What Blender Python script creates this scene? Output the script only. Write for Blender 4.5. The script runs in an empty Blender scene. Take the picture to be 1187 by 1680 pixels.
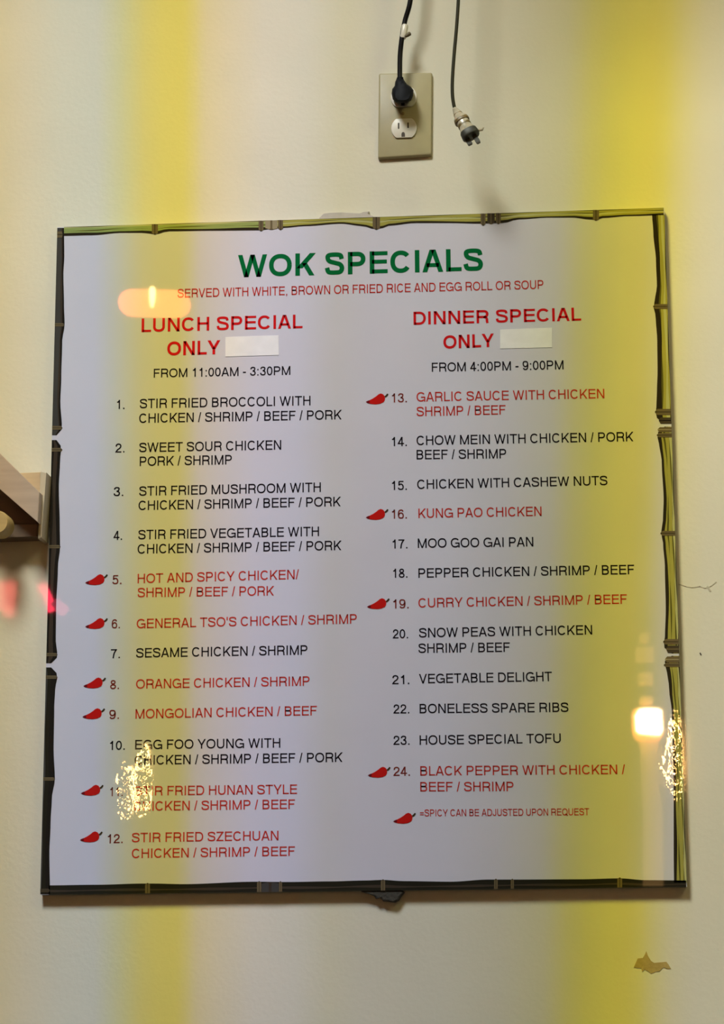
import bpy, bmesh, math, random
from mathutils import Vector, Matrix
random.seed(7)
C = bpy.context.scene.collection
SC = bpy.context.scene

# ------------------------------------------------------------------ camera
W_PX, H_PX, F_PX = 1187, 1680, 3500.0
CAM = Vector((0.2121, -2.6422, 1.43991))
AX_R = Vector((0.99679, 0.07989, -0.00572)).normalized()
AX_U = Vector((0.0219, -0.20312, 0.97891)).normalized()
AX_F = Vector((-0.07704, 0.97589, 0.20421)).normalized()
cam = bpy.data.cameras.new('camera')
cam_o = bpy.data.objects.new('camera', cam); C.objects.link(cam_o)
m = Matrix((AX_R, AX_U, -AX_F)).transposed().to_4x4(); m.translation = CAM
cam_o.matrix_world = m
cam.sensor_fit = 'VERTICAL'; cam.sensor_height = 36.0; cam.sensor_width = 36.0
cam.lens = F_PX / H_PX * 36.0
SC.camera = cam_o
SC.view_settings.view_transform = 'Standard'; SC.view_settings.look = 'None'
SC.view_settings.gamma = 1.0; SC.view_settings.use_curve_mapping = False
SC.view_settings.exposure = 0.0

def P(px, py, y=0.0):
    "point of the plane Y = y seen at a place of the photograph"
    d = AX_F + AX_R * ((px - 593.5) / F_PX) - AX_U * ((py - 840) / F_PX)
    return CAM + d * ((y - CAM.y) / d.y)
def mirror(px, py, yplane, ylamp):
    "where a lamp hangs whose reflection in the plane shows there"
    p = P(px, py, yplane); d = p - CAM; d = d / d.y; k = yplane - ylamp
    return Vector((p.x + d.x * k, ylamp, p.z + d.z * k))
def lin(c):
    return tuple((v / 255 / 12.92) if v / 255 <= .04045 else ((v / 255 + .055) / 1.055) ** 2.4 for v in c)

# ------------------------------------------------------------------ light
world = bpy.data.worlds.new('world'); SC.world = world; world.use_nodes = True
wb = world.node_tree.nodes['Background']
wb.inputs['Color'].default_value = (1.0, .93, .80, 1); wb.inputs['Strength'].default_value = .03

LX, LY, LZ = -0.55, -1.8, 4.15            # the ceiling spot; upright flicker bands are put into its colour
KEY = 1460.0
def build_key():
    l = bpy.data.lights.new('ceiling_spot', 'SPOT'); l.energy = KEY
    l.spot_size = math.radians(62); l.spot_blend = .15; l.shadow_soft_size = .36
    o = bpy.data.objects.new('ceiling_spot', l); C.objects.link(o); o.location = (LX, LY, LZ)
    o.rotation_euler = (Vector((0, 0, 2.0)) - o.location).to_track_quat('-Z', 'Y').to_euler()
    l.use_nodes = True; nt = l.node_tree
    em = [n for n in nt.nodes if n.type == 'EMISSION'][0]
    g = nt.nodes.new('ShaderNodeNewGeometry'); sx = nt.nodes.new('ShaderNodeSeparateXYZ')
    nt.links.new(g.outputs['Incoming'], sx.inputs[0])
    def M(op, a, b):
        n = nt.nodes.new('ShaderNodeMath'); n.operation = op
        for i, v in enumerate((a, b)):
            if isinstance(v, (int, float)): n.inputs[i].default_value = v
            else: nt.links.new(v, n.inputs[i])
        return n.outputs[0]
    u = M('DIVIDE', sx.outputs[0], sx.outputs[1]); v = M('DIVIDE', sx.outputs[2], sx.outputs[1])
    sp = nt.nodes.new('ShaderNodeSeparateXYZ'); nt.links.new(g.outputs['Position'], sp.inputs[0])
    dy = M('MULTIPLY', sp.outputs[1], -1.0)
    x = M('ADD', M('MULTIPLY', u, dy), sp.outputs[0]); z = M('ADD', M('MULTIPLY', v, dy), sp.outputs[2])
    # bands lean a little: s is the sideways place at the height of 2.5 m
    sl = M('ADD', M('MULTIPLY', M('ADD', x, .24), .122), -.006)
    s = M('SUBTRACT', x, M('MULTIPLY', M('SUBTRACT', z, 2.5), sl))
    def ramp(fac, lo, hi, stops):
        r = nt.nodes.new('ShaderNodeValToRGB'); e = r.color_ramp.elements
        r.color_ramp.interpolation = 'LINEAR'
        stops = [((a - lo) / (hi - lo), c) for a, c in stops]
        e[0].position, e[0].color = stops[0][0], (*stops[0][1], 1)
        e[1].position, e[1].color = stops[-1][0], (*stops[-1][1], 1)
        for p, c in stops[1:-1]:
            n = e.new(p); n.color = (*c, 1)
        nt.links.new(M('DIVIDE', M('SUBTRACT', fac, lo), hi - lo), r.inputs[0])
        return r.outputs[0]
    ref = lin((216, 205, 180))
    bands = [(0, (205,187,142)), (40, (206,192,157)), (100, (199,195,170)), (160, (193,193,172)), (192, (193,191,145)),
             (215, (200,191,122)), (238, (208,190,98)), (265, (214,192,84)), (300, (216,192,80)), (318, (216,193,108)),
             (335, (216,193,140)), (370, (216,196,158)), (430, (210,197,175)), (500, (201,192,172)), (560, (190,181,152)),
             (620, (187,179,156)), (750, (180,174,150)), (850, (168,163,134)), (925, (164,159,112)), (965, (172,162,70)),
             (1000, (185,170,42)), (1040, (202,181,34)), (1068, (206,182,38)), (1092, (208,186,62)), (1118, (209,190,106)), (1150, (208,192,138)),
             (1187, (206,193,152))]
    st = []
    for a, c in bands:
        c = lin(c); st.append((P(a, 200).x, tuple(min(1.6, c[i] / ref[i]) for i in range(3))))
    col = ramp(s, -.6, .6, st)
    # the lamp's throw evens out its own fall-off over the wall, then the measured fall
    def sq(n): return M('MULTIPLY', n, n)
    d2 = M('ADD', M('ADD', sq(M('SUBTRACT', x, LX)), LY * LY), sq(M('SUBTRACT', z, LZ)))
    even = M('MULTIPLY', M('POWER', M('MINIMUM', d2, 14.0), 1.5), 1 / 60.0)
    prof = [(1.2, .44), (1.40, .47), (1.65, .52), (1.9, .60), (2.15, .69), (2.35, .75), (2.55, .75), (2.64, .74), (2.72, .72)]
    pr = ramp(z, 1.0, 3.0, [(a, (b * (1 - .05 * k), b * (1 + .02 * k), b * (1 + .20 * k))) for a, b in prof for k in [max(0, min(1, (2.3 - a) / .9))]])
    dim = nt.nodes.new('ShaderNodeMath'); dim.operation = 'MULTIPLY'; dim.use_clamp = True
    def unit(n, lo, hi):
        q = nt.nodes.new('ShaderNodeMapRange'); q.inputs[1].default_value = lo; q.inputs[2].default_value = hi; nt.links.new(n, q.inputs[0]); return q.outputs[0]
    nt.links.new(unit(z, 2.5, 2.7), dim.inputs[0]); nt.links.new(unit(x, .10, .36), dim.inputs[1])
    gain = M('MULTIPLY', even, M('SUBTRACT', 1.0, M('MULTIPLY', dim.outputs[0], .45)))  # darker upper right put into the spot's pattern
    mp = nt.nodes.new('ShaderNodeMix'); mp.data_type = 'RGBA'; mp.blend_type = 'MULTIPLY'; mp.inputs[0].default_value = 1.0
    nt.links.new(col, mp.inputs[6]); nt.links.new(pr, mp.inputs[7]); col = mp.outputs[2]
    mx = nt.nodes.new('ShaderNodeMix'); mx.data_type = 'RGBA'; mx.blend_type = 'MULTIPLY'
    mx.inputs[0].default_value = 1.0
    nt.links.new(col, mx.inputs[6]); nt.links.new(gain, mx.inputs[7])
    nt.links.new(mx.outputs[2], em.inputs['Color'])
build_key()
fl = bpy.data.lights.new('fill_light', 'AREA'); fl.energy = 12.0; fl.shape = 'SQUARE'; fl.size = .7  # added fill from the upper right, casts the soft leftward shadows
fl.color = (1.0, .93, .44)
fo = bpy.data.objects.new('fill_light', fl); C.objects.link(fo); fo.location = (1.7, -1.7, 3.7)
fo.rotation_euler = (Vector((0, 0, 1.9)) - fo.location).to_track_quat('-Z', 'Y').to_euler()

# ------------------------------------------------------------------ materials
def nodes(name):
    mt = bpy.data.materials.new(name); mt.use_nodes = True
    return mt, mt.node_tree, mt.node_tree.nodes['Principled BSDF']
def noise_bump(nt, bs, scale, strength, dist=.001, socket='Normal'):
    g = nt.nodes.new('ShaderNodeNewGeometry'); n = nt.nodes.new('ShaderNodeTexNoise')
    n.inputs['Scale'].default_value = scale; n.inputs['Detail'].default_value = 3
    nt.links.new(g.outputs['Position'], n.inputs['Vector'])
    b = nt.nodes.new('ShaderNodeBump'); b.inputs['Strength'].default_value = strength; b.inputs['Distance'].default_value = dist
    nt.links.new(n.outputs['Fac'], b.inputs['Height']); nt.links.new(b.outputs['Normal'], bs.inputs[socket])
def vary(nt, bs, col, amount, scale):
    "a little uneven colour over the surface"
    g = nt.nodes.new('ShaderNodeNewGeometry'); n = nt.nodes.new('ShaderNodeTexNoise')
    n.inputs['Scale'].default_value = scale; n.inputs['Detail'].default_value = 4
    r = nt.nodes.new('ShaderNodeValToRGB')
    r.color_ramp.elements[0].position = .3; r.color_ramp.elements[1].position = .7
    r.color_ramp.elements[0].color = (*[c * (1 - amount) for c in col], 1)
    r.color_ramp.elements[1].color = (*[min(1, c * (1 + amount)) for c in col], 1)
    nt.links.new(g.outputs['Position'], n.inputs['Vector']); nt.links.new(n.outputs['Fac'], r.inputs['Fac'])
    nt.links.new(r.outputs['Color'], bs.inputs['Base Color'])
def plain(name, col, rough=.5, amount=.04, scale=60, bump=0, bscale=300, **kw):
    mt, nt, bs = nodes(name)
    vary(nt, bs, col, amount, scale); bs.inputs['Roughness'].default_value = rough
    for k, v in kw.items(): bs.inputs[k.replace('_', ' ')].default_value = v
    if bump: noise_bump(nt, bs, bscale, bump)
    return mt
def wood(name, col, rough=.45, axis=(1, 0, 0)):
    mt, nt, bs = nodes(name)
    g = nt.nodes.new('ShaderNodeNewGeometry'); mp = nt.nodes.new('ShaderNodeMapping')
    mp.inputs['Scale'].default_value = tuple(6 if a else 60 for a in axis)
    n = nt.nodes.new('ShaderNodeTexNoise'); n.inputs['Scale'].default_value = 2.0; n.inputs['Detail'].default_value = 5
    r = nt.nodes.new('ShaderNodeValToRGB')
    r.color_ramp.elements[0].color = (*[c * .75 for c in col], 1); r.color_ramp.elements[1].color = (*[min(1, c * 1.2) for c in col], 1)
    nt.links.new(g.outputs['Position'], mp.inputs[0]); nt.links.new(mp.outputs[0], n.inputs['Vector'])
    nt.links.new(n.outputs['Fac'], r.inputs['Fac']); nt.links.new(r.outputs['Color'], bs.inputs['Base Color'])
    bs.inputs['Roughness'].default_value = rough
    return mt
Y_B = -.011                                # front of the board
CRINKLES = [((204, 1298), 17, 52, 1.0), ((234, 1286), 16, 66, 1.0), ((1109, 1245), 15, 85, 1.0), ((1088, 1262), 16, 50, .22)]
def laminate(name, col, amount=.02):
    "print under a clear film that has crinkled in a few places"
    mt, nt, bs = nodes(name)
    vary(nt, bs, col, amount, 9); bs.inputs['Roughness'].default_value = .55
    bs.inputs['Specular IOR Level'].default_value = 0.0
    bs.inputs['Coat Weight'].default_value = 1.0; bs.inputs['Coat Roughness'].default_value = .02
    g = nt.nodes.new('ShaderNodeNewGeometry')
    mask = None
    for (px, py), rx, rz, k in CRINKLES:
        c = P(px, py, Y_B); sx = rx * .00078; sz = rz * .00078
        mp = nt.nodes.new('ShaderNodeVectorMath'); mp.operation = 'SUBTRACT'; mp.inputs[1].default_value = c
        nt.links.new(g.outputs['Position'], mp.inputs[0])
        sc = nt.nodes.new('ShaderNodeVectorMath'); sc.operation = 'MULTIPLY'; sc.inputs[1].default_value = (1 / sx, 0, 1 / sz)
        nt.links.new(mp.outputs[0], sc.inputs[0])
        ln = nt.nodes.new('ShaderNodeVectorMath'); ln.operation = 'LENGTH'; nt.links.new(sc.outputs[0], ln.inputs[0])
        mr = nt.nodes.new('ShaderNodeMapRange'); mr.inputs[1].default_value = 1.0; mr.inputs[2].default_value = .15
        mr.inputs[3].default_value = 0.0; mr.inputs[4].default_value = k
        nt.links.new(ln.outputs['Value'], mr.inputs[0])
        if mask is None: mask = mr.outputs[0]
        else:
            a = nt.nodes.new('ShaderNodeMath'); a.operation = 'MAXIMUM'
            nt.links.new(mask, a.inputs[0]); nt.links.new(mr.outputs[0], a.inputs[1]); mask = a.outputs[0]
    n = nt.nodes.new('ShaderNodeTexNoise'); n.inputs['Scale'].default_value = 125; n.inputs['Detail'].default_value = 1.2
    nt.links.new(g.outputs['Position'], n.inputs['Vector'])
    b = nt.nodes.new('ShaderNodeBump'); b.inputs['Distance'].default_value = .00042
    nt.links.new(mask, b.inputs['Strength'])
    nt.links.new(n.outputs['Fac'], b.inputs['Height']); nt.links.new(b.outputs['Normal'], bs.inputs['Coat Normal'])
    return mt
def glow(name, col, power):
    mt, nt, bs = nodes(name)
    bs.inputs['Base Color'].default_value = (*col, 1)
    bs.inputs['Emission Color'].default_value = (*col, 1); bs.inputs['Emission Strength'].default_value = power
    return mt

def wall_mat():
    mt, nt, bs = nodes('cream_wall_paint')
    vary(nt, bs, (.71, .675, .535), .035, 5)
    bs.inputs['Roughness'].default_value = .6; bs.inputs['Specular IOR Level'].default_value = .2
    bs.inputs['Coat Weight'].default_value = .7; bs.inputs['Coat Roughness'].default_value = .035
    noise_bump(nt, bs, 160, .12, .002)
    return mt
M_WALL = wall_mat()
M_FLOOR = plain('dark_floor', (.16, .12, .09), .5)
M_CEIL = plain('pale_ceiling', (.5, .48, .42), .8)
M_PAPER = laminate('white_print', (.60, .585, .66))
M_EDGE = plain('foam_edge', (.25, .24, .20), .7)
M_GREEN = laminate('green_ink', lin((8, 100, 52)))
M_RED = laminate('red_ink', lin((200, 26, 30)))
M_RED2 = laminate('brick_red_ink', lin((186, 55, 48)))
M_BLACK = laminate('black_ink', lin((30, 25, 32)))
M_MAROON = laminate('maroon_ink', lin((120, 48, 42)))
M_CHILI = laminate('chili_red_ink', lin((190, 26, 22)))
M_CHILI_D = laminate('chili_dark_ink', lin((110, 18, 26)))
M_STEM = laminate('chili_stem_ink', lin((62, 52, 34)))
M_STICK = plain('white_sticker', (.76, .75, .75), .6)
M_STICK2 = plain('faint_print', (.67, .65, .61), .6)
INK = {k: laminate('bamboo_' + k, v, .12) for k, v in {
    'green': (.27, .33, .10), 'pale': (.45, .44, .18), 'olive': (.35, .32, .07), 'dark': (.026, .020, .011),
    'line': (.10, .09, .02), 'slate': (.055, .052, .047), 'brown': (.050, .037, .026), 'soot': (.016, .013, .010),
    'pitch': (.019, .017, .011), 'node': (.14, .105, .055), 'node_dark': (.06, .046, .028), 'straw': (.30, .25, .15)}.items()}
M_PLATE = plain('beige_plate', (.40, .35, .19), .45, .03)
M_IVORY = plain('white_plastic', (.74, .70, .58), .4, .02)
M_SLOT = plain('dark_slot', (.06, .045, .03), .7)
M_SCREW = plain('brass_screw', (.28, .22, .10), .4, Metallic=.6)
M_CORD = plain('black_rubber', (.006, .005, .005), .35, Specular_IOR_Level=.18)
M_PLUG = plain('black_plug', (.005, .006, .009), .6, Specular_IOR_Level=.15)
M_OLIVE = plain('olive_cord', (.026, .024, .010), .5, Specular_IOR_Level=.2)
M_CLIP = plain('clear_clip', (.72, .68, .55), .25)
M_KNOB = plain('brown_clip_knob', (.12, .09, .04), .5)
M_CLEAR = plain('cloudy_plug_plastic', (.60, .53, .40), .2, .25, 120, Transmission_Weight=.25)
M_CLEARD = plain('brown_plug_core', (.16, .11, .04), .4, .3, 120)
M_FACE = plain('grey_plug_face', (.045, .045, .038), .5)
M_BLADE = plain('dull_metal', (.028, .022, .010), .5, Specular_IOR_Level=.3)
M_WOOD = wood('tan_wood', (.55, .40, .22))
M_WOODP = wood('pinkish_wood', (.46, .345, .24), .5)
M_WOODD = wood('brown_wood', (.15, .10, .06))
M_WOODE = wood('light_edge_wood', (.56, .46, .30), .5, (0, 0, 1))
M_DOWEL = wood('yellow_wood', (.48, .34, .13))
M_SCAR = plain('brown_plaster', (.40, .29, .11), .9, .15, 90, bump=.5)
M_GUM = plain('dark_adhesive', (.045, .040, .030), .9, .3, 200, bump=.8)
M_TAPE = plain('torn_white_paper', (.50, .455, .40), .8, .06, 120)
M_CRACK = plain('crack_grey', (.50, .46, .34), .9, .2, 150)

# ------------------------------------------------------------------ mesh helpers
class MB:
    def __init__(self): self.v = []; self.f = []; self.m = []; self.mats = []
    def mi(self, mat):
        if mat not in self.mats: self.mats.append(mat)
        return self.mats.index(mat)
    def add(self, vs, fs, mat):
        n = len(self.v); k = self.mi(mat)
        self.v += [Vector(p) for p in vs]
        for f in fs: self.f.append([i + n for i in f]); self.m.append(k)
    def prism(self, pts, y0, y1, mat, chamfer=0.0):
        "outline pts (x, z) from the back y0 to the front y1 (y1 < y0), front edge chamfered"
        n = len(pts)
        cx = sum(p[0] for p in pts) / n; cz = sum(p[1] for p in pts) / n
        rings = [(y0, 0)]
        if chamfer: rings += [(y1 + chamfer, 0), (y1 + chamfer * .3, chamfer * .35), (y1, chamfer)]
        else: rings += [(y1, 0)]
        vs = []
        for y, ins in rings:
            for i, (x, z) in enumerate(pts):
                if ins:
                    d = Vector((x - cx, z - cz)); l = d.length or 1
                    x, z = x - d.x / l * ins, z - d.y / l * ins
                vs.append((x, y, z))
        fs = [list(range(n))[::-1], [len(vs) - n + i for i in range(n)]]
        for r in range(len(rings) - 1):
            for i in range(n):
                j = (i + 1) % n; fs.append([r * n + i, r * n + j, (r + 1) * n + j, (r + 1) * n + i])
        self.add(vs, fs, mat)
    def tube(self, pts, rad, mat, seg=12):
        pts = [Vector(p) for p in pts]; n = len(pts); vs = []; fs = []
        rr = rad if isinstance(rad, (list, tuple)) else [rad] * n
        prev = Vector((0, 1, 0))
        for i, p in enumerate(pts):
            t = (pts[min(i + 1, n - 1)] - pts[max(i - 1, 0)]).normalized()
            a = prev - t * prev.dot(t)
            if a.length < 1e-4: a = t.orthogonal()
            a.normalize(); b = t.cross(a); prev = a
            for k in range(seg):
                an = 2 * math.pi * k / seg
                vs.append(p + (a * math.cos(an) + b * math.sin(an)) * rr[i])
        for i in range(n - 1):
            for k in range(seg):
                j = (k + 1) % seg
                fs.append([i * seg + k, i * seg + j, (i + 1) * seg + j, (i + 1) * seg + k])
        fs.append(list(range(seg))[::-1]); fs.append([(n - 1) * seg + k for k in range(seg)])
        self.add(vs, fs, mat)
    def loft(self, rings, mat):
        n = len(rings[0]); vs = [p for r in rings for p in r]; fs = []
        for i in range(len(rings) - 1):
            for k in range(n):
                j = (k + 1) % n; fs.append([i * n + k, i * n + j, (i + 1) * n + j, (i + 1) * n + k])
        fs.append(list(range(n))[::-1]); fs.append([(len(rings) - 1) * n + k for k in range(n)])
        self.add(vs, fs, mat)
    def build(self, name, parent=None, origin=None, smooth=False):
        org = origin if origin is not None else (parent['_o'] if parent is not None and '_o' in parent else None)
        org = Vector(org) if org is not None else Vector((0, 0, 0))
        me = bpy.data.meshes.new(name)
        me.from_pydata([p - org for p in self.v], [], self.f)
        for mt in self.mats: me.materials.append(mt)
        for p, k in zip(me.polygons, self.m): p.material_index = k; p.use_smooth = smooth
        bm = bmesh.new(); bm.from_mesh(me); bmesh.ops.recalc_face_normals(bm, faces=bm.faces); bm.to_mesh(me); bm.free()
        if smooth: me.set_sharp_from_angle(angle=math.radians(50))
        o = bpy.data.objects.new(name, me); C.objects.link(o)
        if parent is not None: o.parent = parent
        else: o.location = org
        o['_o'] = list(org)
        return o
def thing(name, label, cat, loc, group=None):
    o = bpy.data.objects.new(name, None); C.objects.link(o); o.location = loc
    o.empty_display_size = .05
    o['_o'] = list(loc); o['label'] = label; o['category'] = cat
    if group: o['group'] = group
    return o
def tag(o, label, cat, group=None):
    o['label'] = label; o['category'] = cat
    if group: o['group'] = group
def spline(pts, per=6):
    "smooth path through the points"
    pts = [Vector(p) for p in pts]; out = []
    for i in range(len(pts) - 1):
        a, b = pts[i], pts[i + 1]; p0 = pts[i - 1] if i else a * 2 - b; p3 = pts[i + 2] if i + 2 < len(pts) else b * 2 - a
        for k in range(per):
            t = k / per
            out.append(.5 * ((2 * a) + (b - p0) * t + (2 * p0 - 5 * a + 4 * b - p3) * t * t + (3 * a - p0 - 3 * b + p3) * t ** 3))
    out.append(pts[-1]); return out
def xz(px, py, y): p = P(px, py, y); return (p.x, p.z)

# ------------------------------------------------------------------ the room
def quad(name, vs, mat):
    b = MB(); b.add(vs, [[0, 1, 2, 3]], mat); o = b.build(name); o['kind'] = 'structure'; return o
CEIL_Z = 4.4
wall = MB(); wall.add([(-3, 0, 0), (3, 0, 0), (3, 0, CEIL_Z), (-3, 0, CEIL_Z), (-3, .12, 0), (3, .12, 0), (3, .12, CEIL_Z), (-3, .12, CEIL_Z)],
                      [[0, 1, 2, 3], [5, 4, 7, 6], [3, 2, 6, 7], [0, 4, 5, 1], [0, 3, 7, 4], [1, 5, 6, 2]], M_WALL)
wall = wall.build('wall_back'); wall['kind'] = 'structure'
quad('floor', [(-3, -5.6, 0), (3, -5.6, 0), (3, 0, 0), (-3, 0, 0)], M_FLOOR)
quad('ceiling', [(-3, -5.6, CEIL_Z), (3, -5.6, CEIL_Z), (3, 0, CEIL_Z), (-3, 0, CEIL_Z)], M_CEIL)
ck = MB()
def ribbon(b, pts, w, y, mat):
    for (x0, y0), (x1, y1) in zip(pts, pts[1:]):
        a, c = P(x0, y0), P(x1, y1); d = (c - a).normalized(); n = Vector((-d.z, 0, d.x)) * w
        b.prism([((a - n - d * w).x, (a - n - d * w).z), ((c - n + d * w).x, (c - n + d * w).z), ((c + n + d * w).x, (c + n + d * w).z), ((a + n - d * w).x, (a + n - d * w).z)], 0, y, mat)
ribbon(ck, [(1113, 958), (1124, 962), (1135, 964), (1147, 962), (1156, 965), (1165, 962), (1174, 955)], .0005, -.0004, M_CRACK)
ribbon(ck, [(1160, 963), (1164, 969)], .0011, -.0005, M_CRACK)
ribbon(ck, [(1148, 1072), (1149, 1074)], .0008, -.0005, M_SLOT)
crk = ck.build('plaster_crack', wall, origin=(0, 0, 0))

# ------------------------------------------------------------------ menu board
TL, TR, BR, BL = (94, 373), (1089, 341), (1126, 1455), (66, 1468)
base = P(596, 1461, Y_B); base.y = 0
board = thing('menu_board', 'large white wok specials menu board with printed bamboo border hanging on the wall', 'menu board', base)
b = MB()
b.prism([xz(*c, Y_B) for c in (BL, BR, TR, TL)], -.0006, Y_B, M_EDGE)
b.mats[0] = M_EDGE; b.mi(M_PAPER); b.m[1] = 1
b.build('panel', board)

def lerp_edge(keys, t):
    for (t0, v0), (t1, v1) in zip(keys, keys[1:]):
        if t <= t1:
            k = (t - t0) / (t1 - t0) if t1 > t0 else 0
            k = max(0, min(1, k)); k = k * k * (3 - 2 * k); return v0 + (v1 - v0) * k
    return keys[-1][1]
RELIEF = 0.0
def outer_at(side, t):
    a, c = {'left': (TL, BL), 'right': (TR, BR), 'top': (TL, TR), 'bottom': (BL, BR)}[side]
    if side in ('left', 'right'): return a[0] + (c[0] - a[0]) * (t - a[1]) / (c[1] - a[1])
    return a[1] + (c[1] - a[1]) * (t - a[0]) / (c[0] - a[0])
def pole(side, t0, t1, inner, cols, ends=(0, 0)):
    """one printed bamboo pole along a side from t0 to t1 (photo pixels); inner = places of its wavy inner edge;
    cols = inks across it from the inner to the outer edge with their shares"""
    b = MB(); n = max(6, int((t1 - t0) / 9)); tot = sum(c[1] for c in cols)
    cuts = [0]
    for c in cols: cuts.append(cuts[-1] + c[1] / tot)
    rows = []
    for i in range(n + 1):
        t = t0 + (t1 - t0) * i / n
        inn, out = lerp_edge(inner, t), outer_at(side, t)
        d0, d1 = t - t0, t1 - t
        sh = 0
        if ends[0] and d0 < 5: sh = .45 * (1 - d0 / 5)
        if ends[1] and d1 < 5: sh = .45 * (1 - d1 / 5)
        inn = inn + (out - inn) * sh
        row = []
        for k, c in enumerate(cuts):
            wob = 0 if k in (0, len(cuts) - 1) else .045 * math.sin(t * .045 + k * 2.1)
            q = inn + (out - inn) * (c + wob)
            rel = RELIEF * math.sin(math.pi * (.12 + .76 * c))
            p = P(q, t, Y_B) if side in ('left', 'right') else P(t, q, Y_B)
            row.append(Vector((p.x, Y_B - .0003 - rel, p.z)))
        rows.append(row)
    m_ = len(cuts)
    for i in range(n):
        for k in range(m_ - 1):
            b.add([rows[i][k], rows[i][k + 1], rows[i + 1][k + 1], rows[i + 1][k]], [[0, 1, 2, 3]], INK[cols[k][0]])
    # closed sides down to the panel
    loop = [r[0] for r in rows] + [rows[-1][k] for k in range(1, m_)] + [r[-1] for r in rows[-2::-1]] + [rows[0][k] for k in range(m_ - 2, 0, -1)]
    vs = []; fs = []
    for p in loop: vs += [p, Vector((p.x, Y_B - .00005, p.z))]
    L = len(loop)
    for i in range(L): j = (i + 1) % L; fs.append([2 * i, 2 * j, 2 * j + 1, 2 * i + 1])
    b.add(vs, fs, INK[cols[0][0]])
    o = b.build('bamboo_pole', board)
    return o
def node(par, side, t, inner, half, mat='node', out=0, dark='node_dark'):
    "a raised ring on a pole"
    b = MB(); i0 = inner; o0 = outer_at(side, t) + out
    for a, c, y, mm in ((t - half, t + half, .0006, mat), (t - half * .16, t + half * .16, .0007, dark)):
        q = []
        for (f, w) in ((.16, a), (1, a), (1, c), (.14, c), (.03, t + half * .3), (0, t), (.03, t - half * .3)):
            u = i0 + (o0 - i0) * f
            p = P(u, w, Y_B) if side in ('left', 'right') else P(w, u, Y_B); q.append((p.x, p.z))
        ins = .25 * half * .00078
        b.prism(q, Y_B - .0002, Y_B - y, INK[mm], 0)
    b.build('bamboo_node', par)

# left: poles printed dark
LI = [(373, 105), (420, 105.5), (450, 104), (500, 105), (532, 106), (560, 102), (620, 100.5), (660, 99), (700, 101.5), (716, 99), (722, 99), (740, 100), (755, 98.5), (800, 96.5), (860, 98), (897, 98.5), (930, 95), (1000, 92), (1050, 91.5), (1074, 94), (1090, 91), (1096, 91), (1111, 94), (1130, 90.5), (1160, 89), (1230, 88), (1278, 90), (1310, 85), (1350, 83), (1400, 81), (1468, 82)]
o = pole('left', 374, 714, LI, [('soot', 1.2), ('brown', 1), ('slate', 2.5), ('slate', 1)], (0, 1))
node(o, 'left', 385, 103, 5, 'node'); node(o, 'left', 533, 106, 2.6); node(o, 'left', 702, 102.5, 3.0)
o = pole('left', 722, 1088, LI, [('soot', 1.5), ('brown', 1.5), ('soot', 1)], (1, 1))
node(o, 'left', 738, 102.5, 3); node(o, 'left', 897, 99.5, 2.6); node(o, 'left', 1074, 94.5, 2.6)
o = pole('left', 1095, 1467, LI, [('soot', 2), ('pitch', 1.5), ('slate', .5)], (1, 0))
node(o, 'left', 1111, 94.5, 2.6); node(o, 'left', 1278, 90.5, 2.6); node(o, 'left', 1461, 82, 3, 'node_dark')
# right: yellow-green poles with a dark inner edge
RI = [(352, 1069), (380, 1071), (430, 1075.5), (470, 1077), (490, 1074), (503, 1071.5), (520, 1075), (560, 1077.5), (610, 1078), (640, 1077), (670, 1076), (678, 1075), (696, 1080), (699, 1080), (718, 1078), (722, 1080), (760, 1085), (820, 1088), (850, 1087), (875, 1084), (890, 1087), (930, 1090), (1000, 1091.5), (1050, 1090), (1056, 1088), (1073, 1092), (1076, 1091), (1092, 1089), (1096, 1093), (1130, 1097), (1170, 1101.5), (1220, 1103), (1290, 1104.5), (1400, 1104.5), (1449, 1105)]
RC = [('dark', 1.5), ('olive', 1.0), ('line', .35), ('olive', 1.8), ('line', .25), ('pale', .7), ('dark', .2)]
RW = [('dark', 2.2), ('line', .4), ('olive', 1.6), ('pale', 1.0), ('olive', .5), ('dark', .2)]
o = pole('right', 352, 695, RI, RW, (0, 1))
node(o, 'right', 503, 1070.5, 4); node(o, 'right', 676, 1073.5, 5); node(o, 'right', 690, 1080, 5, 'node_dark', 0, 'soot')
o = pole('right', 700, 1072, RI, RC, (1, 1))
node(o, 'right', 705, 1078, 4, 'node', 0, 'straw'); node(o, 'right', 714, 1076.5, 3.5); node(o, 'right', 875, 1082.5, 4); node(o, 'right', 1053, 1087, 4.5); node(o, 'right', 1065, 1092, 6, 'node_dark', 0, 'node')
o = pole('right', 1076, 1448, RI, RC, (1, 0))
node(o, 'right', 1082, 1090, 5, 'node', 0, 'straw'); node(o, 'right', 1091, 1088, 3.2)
# top: green poles with a dark lower edge
TI = [(104, 387), (150, 386), (200, 382), (235, 382), (250, 384), (258, 384), (275, 379.5), (350, 378.5), (420, 378), (464, 374), (500, 371), (560, 367), (595, 371), (612, 375.5), (622, 375.5), (640, 370), (680, 366), (740, 366), (785, 367), (825, 366), (850, 360), (900, 357), (940, 357), (965, 360), (977, 361), (990, 357.5), (1030, 354.5), (1089, 353)]
TC = [('dark', 1.5), ('green', 1.4), ('line', .3), ('green', 1.5), ('pale', .7), ('line', .3)]
TC2 = [('dark', 1.2), ('olive', 1.2), ('pale', .9), ('line', .25), ('olive', 1.3), ('line', .3)]
o = pole('top', 105, 442, TI, TC)
node(o, 'top', 254, 385, 5); node(o, 'top', 428, 379.5, 4); 
o = pole('top', 444, 803, TI, TC2)
node(o, 'top', 445, 377, 10, 'straw', 0, 'node'); node(o, 'top', 460, 377.5, 4); node(o, 'top', 617, 377, 6); node(o, 'top', 792, 370.5, 4)
o = pole('top', 805, 1088, TI, TC2)
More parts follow.
